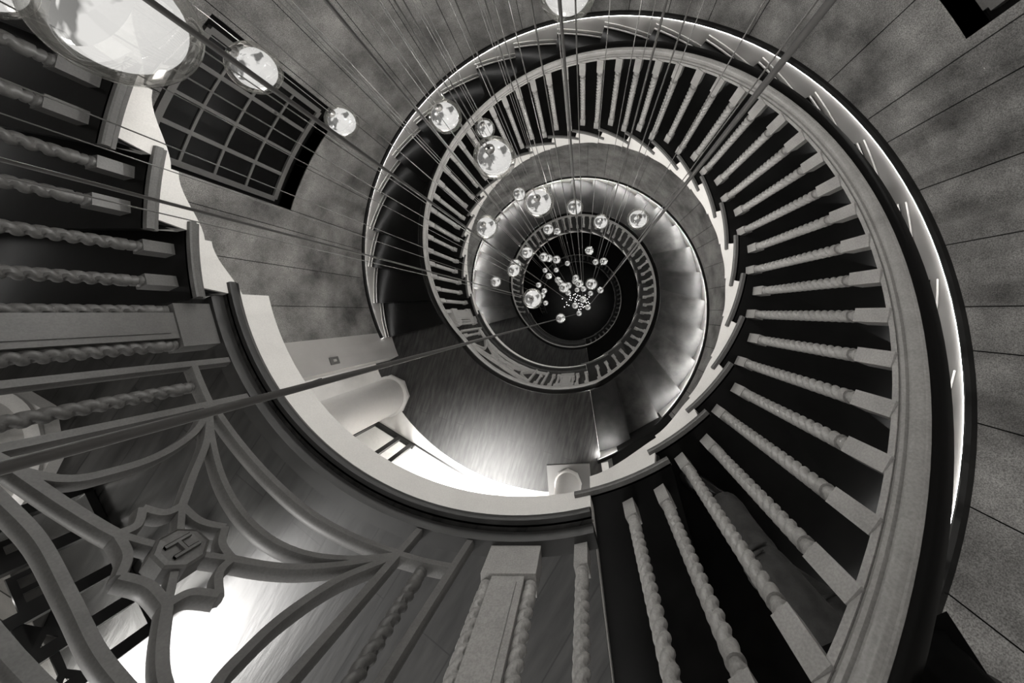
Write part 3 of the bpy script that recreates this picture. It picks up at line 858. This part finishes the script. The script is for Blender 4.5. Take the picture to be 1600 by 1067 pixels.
# ------------------------------------------------------------------ glass globe pendants
BIG = [(-0.186, -0.198, 1.21), (-0.665, 0.218, 0.597), (-0.778, 0.356, 0.039), (-0.25, 0.327, 0.08), (-0.364, 0.828, -0.954), (0.054, -0.005, 0.354), (0.331, 0.256, 0.741), (-0.239, -0.02, -0.603), (-0.281, 0.645, -1.941), (0.15, -0.017, -0.141), (0.293, 0.353, -1.489), (0.53, 0.291, -1.774), (0.741, 0.088, -0.921), (-0.072, 0.486, -2.858), (-0.121, 0.966, -5.081), (-0.278, 0.129, -2.477), (-0.444, 0.011, -2.645), (-0.39, -0.1, -2.262), (-0.214, 0.249, -3.616), (-0.255, 0.413, -4.819), (-0.084, 0.322, -4.381), (-0.043, 0.682, -7.512), (0.459, 0.443, -4.254), (0.63, 0.548, -6.378), (0.719, 0.344, -4.831), (-0.657, 0.552, -7.884), (-0.373, 0.211, -6.022), (-0.36, 0.561, -7.914), (-0.801, -0.15, -3.121), (-0.009, -0.45, -1.065), (-0.732, 0.104, -7.126), (-0.594, -0.036, -7.158), (-0.602, -0.16, -6.819), (-0.629, -0.316, -7.781), (-0.184, 0.129, -6.052), (-0.122, 0.051, -5.931), (0.097, -0.222, -3.28), (0.059, -0.039, -5.454), (-0.004, -0.101, -6.874), (0.202, 0.145, -5.82), (0.178, 0.114, -6.236), (0.289, -0.079, -4.47), (0.355, -0.011, -6.901), (0.18, 0.05, -8.26), (0.455, -0.217, -2.768), (0.531, -0.078, -7.668), (0.708, -0.095, -6.036), (0.347, -0.305, -5.518), (0.178, -0.414, -6.02), (0.452, -0.437, -6.964), (0.24, -0.58, -7.314), (0.02, -0.638, -3.752), (-0.972, 0.196, 0.958)]
TINY = [(-0.592, 0.038, -14.45), (-0.407, -0.122, -14.45), (-0.392, -0.227, -14.45), (-0.306, -0.259, -14.45), (-0.505, -0.323, -14.45), (-0.239, 0.17, -14.45), (-0.24, 0.084, -14.45), (-0.272, -0.002, -14.45), (-0.199, -0.021, -14.45), (-0.134, 0.074, -14.45), (-0.085, 0.211, -14.45), (-0.021, 0.249, -14.45), (0.035, 0.112, -14.45), (-0.017, 0.026, -14.45), (0.04, -0.012, -14.45), (0.09, 0.185, -14.45), (0.185, 0.162, -14.45), (-0.031, -0.076, -14.45), (0.134, -0.171, -14.45), (0.235, -0.194, -14.45), (0.301, -0.226, -14.45), (0.265, -0.298, -14.45), (0.179, -0.314, -14.45), (0.331, -0.346, -14.45), (0.385, -0.305, -14.45), (0.219, -0.425, -14.45), (0.13, -0.447, -14.45), (0.423, 0.186, -14.45), (0.59, 0.109, -14.45), (0.546, -0.109, -14.45), (0.605, -0.179, -14.45), (0.516, 0.018, -14.45), (0.135, -0.029, -14.45), (0.466, -0.141, -14.45)]
TOPZ = 4.3
def mesh_globe(R, seg=40):
    m = MB(); n = 24
    m.lathe([(max(1e-4, R * sin(pi * i / n)), -R * cos(pi * i / n)) for i in range(n + 1)], seg)
    return m.mesh('globe', M['glass'], True)
def mesh_diff(R):
    m = MB(); n = 14
    r = R * 0.80
    pr = [(max(1e-4, r * sin(pi * 0.62 * i / n)), -r * cos(pi * 0.62 * i / n)) for i in range(n + 1)]
    zt = pr[-1][1]
    m.lathe(pr, 32)
    return m.mesh('diffuser', M['bulb'], True)
def mesh_lid(R):
    m = MB(); r = R * 0.80; x0 = r * sin(pi * 0.62); z0 = -r * cos(pi * 0.62)
    m.lathe([(x0 * 0.99, z0 + 0.0005), (x0 * 0.96, z0 + R * 0.04), (x0 * 0.7, z0 + R * 0.10), (x0 * 0.4, z0 + R * 0.2), (r * 0.16, z0 + R * 0.3), (r * 0.1, z0 + R * 0.5)], 32)
    return m.mesh('glow_lid', M['lid'], True)
def mesh_cap(R):
    m = MB(); m.lathe([(R * 0.05, R * 1.08), (R * 0.13, R * 1.02), (R * 0.24, R * 0.97), (R * 0.24, R * 0.9), (R * 0.08, R * 0.86)], 20)
    return m.mesh('cap', M['capm'], True)
def mesh_grip(R):
    m = MB(); m.lathe([(R * 0.05, R * 1.2), (R * 0.07, R * 1.18), (R * 0.07, R * 1.03), (R * 0.05, R * 1.0)], 12)
    return m.mesh('cord_grip', M['capd'], True)
GM = {0.075: (mesh_globe(0.075), mesh_diff(0.075), mesh_lid(0.075), mesh_cap(0.075), mesh_grip(0.075))}
m = MB(); m.lathe([(0.0016, 0), (0.0016, 1)], 8); CORD = m.mesh('cord', M['cord'], True)
LBL = {0: 'largest clear glass globe pendant, nearest, cut by the top left edge', 1: 'clear glass globe pendant in front of the dark grid window',
       2: 'glass globe pendant just right of the dark grid window', 3: 'glass globe pendant over the skirting at the upper left of the spiral',
       4: 'small glass globe pendant touching the top of a larger one, upper left', 5: 'large glass globe pendant over the upper left balusters',
       6: 'glass globe pendant cut by the top edge at the centre', 7: 'glass globe pendant over the string just left of the bright well',
       8: 'small white globe tucked behind the left of a larger globe', 9: 'middle-sized glass globe pendant centre-left above the second balustrade ring',
       10: 'glass globe pendant hanging at the top centre of the second turn', 11: 'glass globe pendant touching the top of the second balustrade ring',
       12: 'glass globe pendant on its own at the right of the second turn', 13: 'glass globe over the upper left of the second rail ring',
       14: 'tiny globe touching a larger one at the top left of the second rail ring', 28: 'small glass globe hanging left of the second rail ring',
       29: 'larger glass globe at the left inside the well', 51: 'glass globe at the bottom inside the well, alone on a slanting cord',
       15: 'glass globe on the left part of the second rail ring', 16: 'upper of two overlapping globes on the left of the second rail ring',
       17: 'lower of two overlapping globes on the left of the second rail ring', 22: 'small globe alone high inside the well',
       23: 'left of two small globes side by side at the upper right in the well', 24: 'right of two small globes side by side at the upper right in the well',
       44: 'biggest globe of the cluster right of the well centre', 36: 'biggest globe of the cluster left of the well centre',
       46: 'outermost right globe of the central cluster', 50: 'lowest small globe of the central cluster', 52: 'sliver of a glass globe in the top left corner'}
LBL.update({18: 'left of three touching small globes at the upper left inside the well', 19: 'middle of three touching small globes at the upper left inside the well',
            20: 'right of three touching small globes at the upper left inside the well', 21: 'tiny globe alone, right of the three touching globes in the well',
            25: 'upper left of three tiny globes just below the touching trio', 26: 'lowest of three tiny globes just below the touching trio',
            27: 'upper right of three tiny globes just below the touching trio', 30: 'tiny globe just above the larger globe at the left of the well',
            31: 'upper of two overlapping tiny globes beside the larger left globe', 32: 'lower of two overlapping tiny globes beside the larger left globe',
            33: 'tiny globe low to the right of the larger left globe', 34: 'upper of two overlapping globes leading into the left of the cluster',
            35: 'lower of two overlapping globes leading into the left of the cluster', 37: 'globe peeping out above right of the cluster\'s left big globe',
            38: 'globe peeping out below right of the cluster\'s left big globe', 39: 'topmost globe of the central cluster',
            40: 'globe half hidden just under the topmost globe of the cluster', 41: 'mid-sized globe in front at the top middle of the central cluster',
            42: 'small globe below right of the mid-sized globe in the central cluster', 43: 'small globe below left of the mid-sized globe in the central cluster',
            45: 'small globe just beneath the biggest globe of the central cluster', 47: 'small globe in the middle of the pinpoint reflections',
            48: 'small globe lower left among the pinpoint reflections', 49: 'small globe lower right among the pinpoint reflections, its cord running to the upper right'})
GRP = 'small lit globes clustered deep in the well'
for i, (x, y, z) in enumerate(BIG):
    root = empty('globe_pendant', (x, y, z))
    tag(root, LBL.get(i, 'small lit glass globe hanging in the cluster deep in the well'), 'pendant lamp', 'glass globe pendants in the stairwell' if i in LBL else GRP)
    for me, nm in zip(GM[0.075], ('globe', 'diffuser', 'glow_lid', 'cap', 'cord_grip')):
        o = bpy.data.objects.new(nm, me); COL.objects.link(o); o.parent = root
    o = bpy.data.objects.new('cord', CORD); COL.objects.link(o); o.parent = root
    o.location = (0, 0, 0.075); o.scale = (1, 1, TOPZ - z - 0.075)
for i, (x, y, z) in enumerate(BIG):
    d = bpy.data.lights.new('globe_light', 'POINT'); d.energy = 0.5 if z > 0.9 else 4.6 if z > -2.5 else 1.3; d.shadow_soft_size = 0.006; d.color = (1, 0.985, 0.96)
    o = bpy.data.objects.new('globe_light', d); COL.objects.link(o); o.location = (x, y, z - 0.01)
m = MB(); m.lathe([(0.001, -0.02), (0.014, -0.014), (0.02, 0), (0.014, 0.014), (0.001, 0.02)], 12); TM = m.mesh('globe', M['pin'], True)  # glowing bead standing for a lamp's reflection in the floor
for x, y, z in TINY:
    o = bpy.data.objects.new('floor_glint', TM); COL.objects.link(o); o.location = (x, y, Z[3] + 0.02)
    tag(o, 'glowing pinpoint put on the floor as a lamp reflection at the very bottom of the dark well', 'reflection', 'pinpoint reflections at the bottom of the well')
# plate the cords hang from
m = MB(); m.lathe([(1.25, TOPZ), (1.25, TOPZ + 0.05)], 48); pl = m.obj('ceiling_plate', M['cream']); tag(pl, 'round plate over the well that the lamp cords hang from', 'ceiling plate')

# ------------------------------------------------------------------ the photographer on the stairs
def skin_mesh(name, verts, edges, radii, mt, root_i=0, sub=2, parent=None):
    me = bpy.data.meshes.new(name); me.from_pydata(verts, edges, [])
    o = bpy.data.objects.new(name, me); COL.objects.link(o)
    o.modifiers.new('skin', 'SKIN'); sm = o.modifiers.new('sub', 'SUBSURF'); sm.levels = sub; sm.render_levels = sub
    for i, r in enumerate(radii):
        sv = me.skin_vertices[0].data[i]
        sv.radius = (r, r) if not isinstance(r, tuple) else r
        sv.use_root = (i == root_i)
    bpy.context.view_layer.update()
    ev = o.evaluated_get(bpy.context.evaluated_depsgraph_get())
    m2 = bpy.data.meshes.new_from_object(ev); m2.name = name
    bpy.data.objects.remove(o)
    for p in m2.polygons: p.use_smooth = True
    m2.materials.clear(); m2.materials.append(mt)
    o = bpy.data.objects.new(name, m2); COL.objects.link(o)
    if parent: o.parent = parent; o.matrix_parent_inverse = parent.matrix_world.inverted()
    return o
def chain(*ns): return [(ns[i], ns[i + 1]) for i in range(len(ns) - 1)]
zt = -2 * H
pr = empty('person', (1.15, -1.45, zt)); tag(pr, 'person in dark trousers and jacket standing on the stairs behind the lower right balusters', 'person')
# joints
hipL, hipR = (1.06, -1.50, 0.52), (1.26, -1.46, 0.52)
kneL, kneR = (0.985, -1.42, 0.12), (1.21, -1.57, 0.11)
ankL, ankR = (0.965, -1.385, zt + 0.09), (1.15, -1.64, zt + 0.09)
pel = (1.15, -1.47, 0.60); wai = (1.14, -1.44, 0.76); che = (1.08, -1.36, 0.98); nec = (1.02, -1.27, 1.13); hea = (0.99, -1.22, 1.25); top = (0.985, -1.21, 1.34)
shL, shR = (0.91, -1.40, 1.06), (1.16, -1.22, 1.06)
elL, elR = (0.76, -1.18, 1.14), (0.98, -0.99, 1.14)
wrL, wrR = (0.64, -0.97, 1.32), (0.78, -0.83, 1.30)
paL, paR = (0.61, -0.92, 1.385), (0.72, -0.79, 1.37)
V = [pel, wai, che, nec, hea, top, hipL, kneL, ankL, hipR, kneR, ankR, shL, elL, wrL, paL, shR, elR, wrR, paR]
R_ = [0.12, 0.115, 0.13, 0.052, 0.085, 0.06, 0.085, 0.055, 0.04, 0.085, 0.055, 0.04, 0.055, 0.042, 0.027, (0.036, 0.018), 0.055, 0.042, 0.027, (0.036, 0.018)]
Ed = chain(0, 1, 2, 3, 4, 5) + chain(0, 6, 7, 8) + chain(0, 9, 10, 11) + chain(2, 12, 13, 14, 15) + chain(2, 16, 17, 18, 19)
for pi0, pa, dirv in ((15, Vector(paL), Vector((-0.12, 0.25, 0.9))), (19, Vector(paR), Vector((-0.4, 0.2, 0.85)))):
    dirv.normalize(); side = dirv.cross(Vector((0.6, 0.7, 0.1))).normalized(); fw = side.cross(dirv)
    for q in range(4):
        b0 = pa + side * (0.018 * (q - 1.5)) + dirv * 0.03
        n0 = len(V); ln = (0.030, 0.036, 0.034, 0.026)[q]
        V += [tuple(b0), tuple(b0 + dirv * ln), tuple(b0 + dirv * ln * 1.6 + fw * 0.015), tuple(b0 + dirv * ln * 1.9 + fw * 0.032)]
        R_ += [0.009, 0.0085, 0.008, 0.007]; Ed += [(pi0, n0)] + chain(n0, n0 + 1, n0 + 2, n0 + 3)
    b0 = pa + side * 0.035 - dirv * 0.01; n0 = len(V)
    V += [tuple(b0), tuple(b0 + side * 0.02 + dirv * 0.025), tuple(b0 + side * 0.022 + dirv * 0.05 + fw * 0.01)]
    R_ += [0.011, 0.0095, 0.008]; Ed += [(pi0, n0)] + chain(n0, n0 + 1, n0 + 2)
skin_mesh('body', V, Ed, R_, M['skin'], 0, 1, pr)
def mixp(a, b, t): return tuple(a[i] + (b[i] - a[i]) * t for i in range(3))
def trouser_leg(h, k, a, rng):
    V = [pel, h]; R_ = [0.125, 0.098]
    for t in (0.25, 0.5, 0.75, 0.93): V.append(mixp(h, k, t)); R_.append(0.092 - 0.018 * t + rng.uniform(-0.002, 0.002))
    V.append(k); R_.append(0.074)
    for t in (0.08, 0.16, 0.3, 0.5, 0.7, 0.86, 0.93, 1.0):
        V.append(mixp(k, a, t)); R_.append(0.066 + (0.006 if t in (0.16, 0.86) else -0.003 if t in (0.08, 0.93) else 0) + 0.002 * t)
    return V, R_
rg = random.Random(3)
VL, RL = trouser_leg(hipL, kneL, ankL, rg); VR, RR = trouser_leg(hipR, kneR, ankR, rg)
n = len(VL)
skin_mesh('trousers', VL + VR[1:], chain(*range(n)) + [(0, n)] + chain(*range(n, n + len(VR) - 1)), RL + RR[1:], M['trouser'], 0, 2, pr)
# folds behind the knee
for k, s_ in ((kneL, 1), (kneR, -1)):
    for j in range(3):
        m = MB(); pts = []
        for q in range(9):
            t = pi * (0.1 + 0.8 * q / 8) + 0.4 * j
            pts.append((k[0] + 0.071 * cos(t + 1.2), k[1] + 0.071 * sin(t + 1.2), k[2] - 0.03 + 0.03 * j + 0.02 * sin(t * 2)))
        m.tube(pts, [0.002, 0.006, 0.009, 0.011, 0.012, 0.011, 0.009, 0.006, 0.002], 8)
        m.obj('fold', M['trouser'], pr, True)
jv = [pel, wai, che, mixp(che, nec, 0.75), shL, elL, mixp(elL, wrL, 0.9), shR, elR, mixp(elR, wrR, 0.9), (1.155, -1.48, 0.50)]
skin_mesh('jacket', jv, [(0, 1), (1, 2), (2, 3), (2, 4), (4, 5), (5, 6), (2, 7), (7, 8), (8, 9), (0, 10)], [0.155, 0.15, 0.165, 0.07, 0.078, 0.06, 0.042, 0.078, 0.06, 0.042, 0.16], M['jacket'], 0, 2, pr)
def shoe(a, yaw):
    rs = []
    for i, (x, wd, ht) in enumerate(((-0.09, 0.026, 0.06), (-0.075, 0.036, 0.085), (-0.03, 0.04, 0.095), (0.02, 0.038, 0.085), (0.08, 0.043, 0.06), (0.13, 0.046, 0.05), (0.165, 0.036, 0.042), (0.182, 0.018, 0.03))):
        ring = []
        for j in range(12):
            q = TAU * j / 12
            yy = wd * cos(q); zz = max(0.0, ht / 2 + ht / 2 * sin(q)) if sin(q) > -0.5 else 0.0
            X = x * cos(yaw) - yy * sin(yaw); Y = x * sin(yaw) + yy * cos(yaw)
            ring.append((a[0] + X, a[1] + Y, zt + 0.001 + zz))
        rs.append(ring)
    m = MB(); m.rings(rs); return m.obj('shoe', M['shoe'], pr, True)
shoe(ankL, radians(152)); shoe(ankR, radians(120))
m = MB(); m.lathe([(0.001, 0.1), (0.05, 0.095), (0.085, 0.06), (0.095, 0.01), (0.09, -0.04), (0.06, -0.07)], 20, (0.995, -1.235, 1.29)); m.obj('hair', M['jacket'], pr, True)
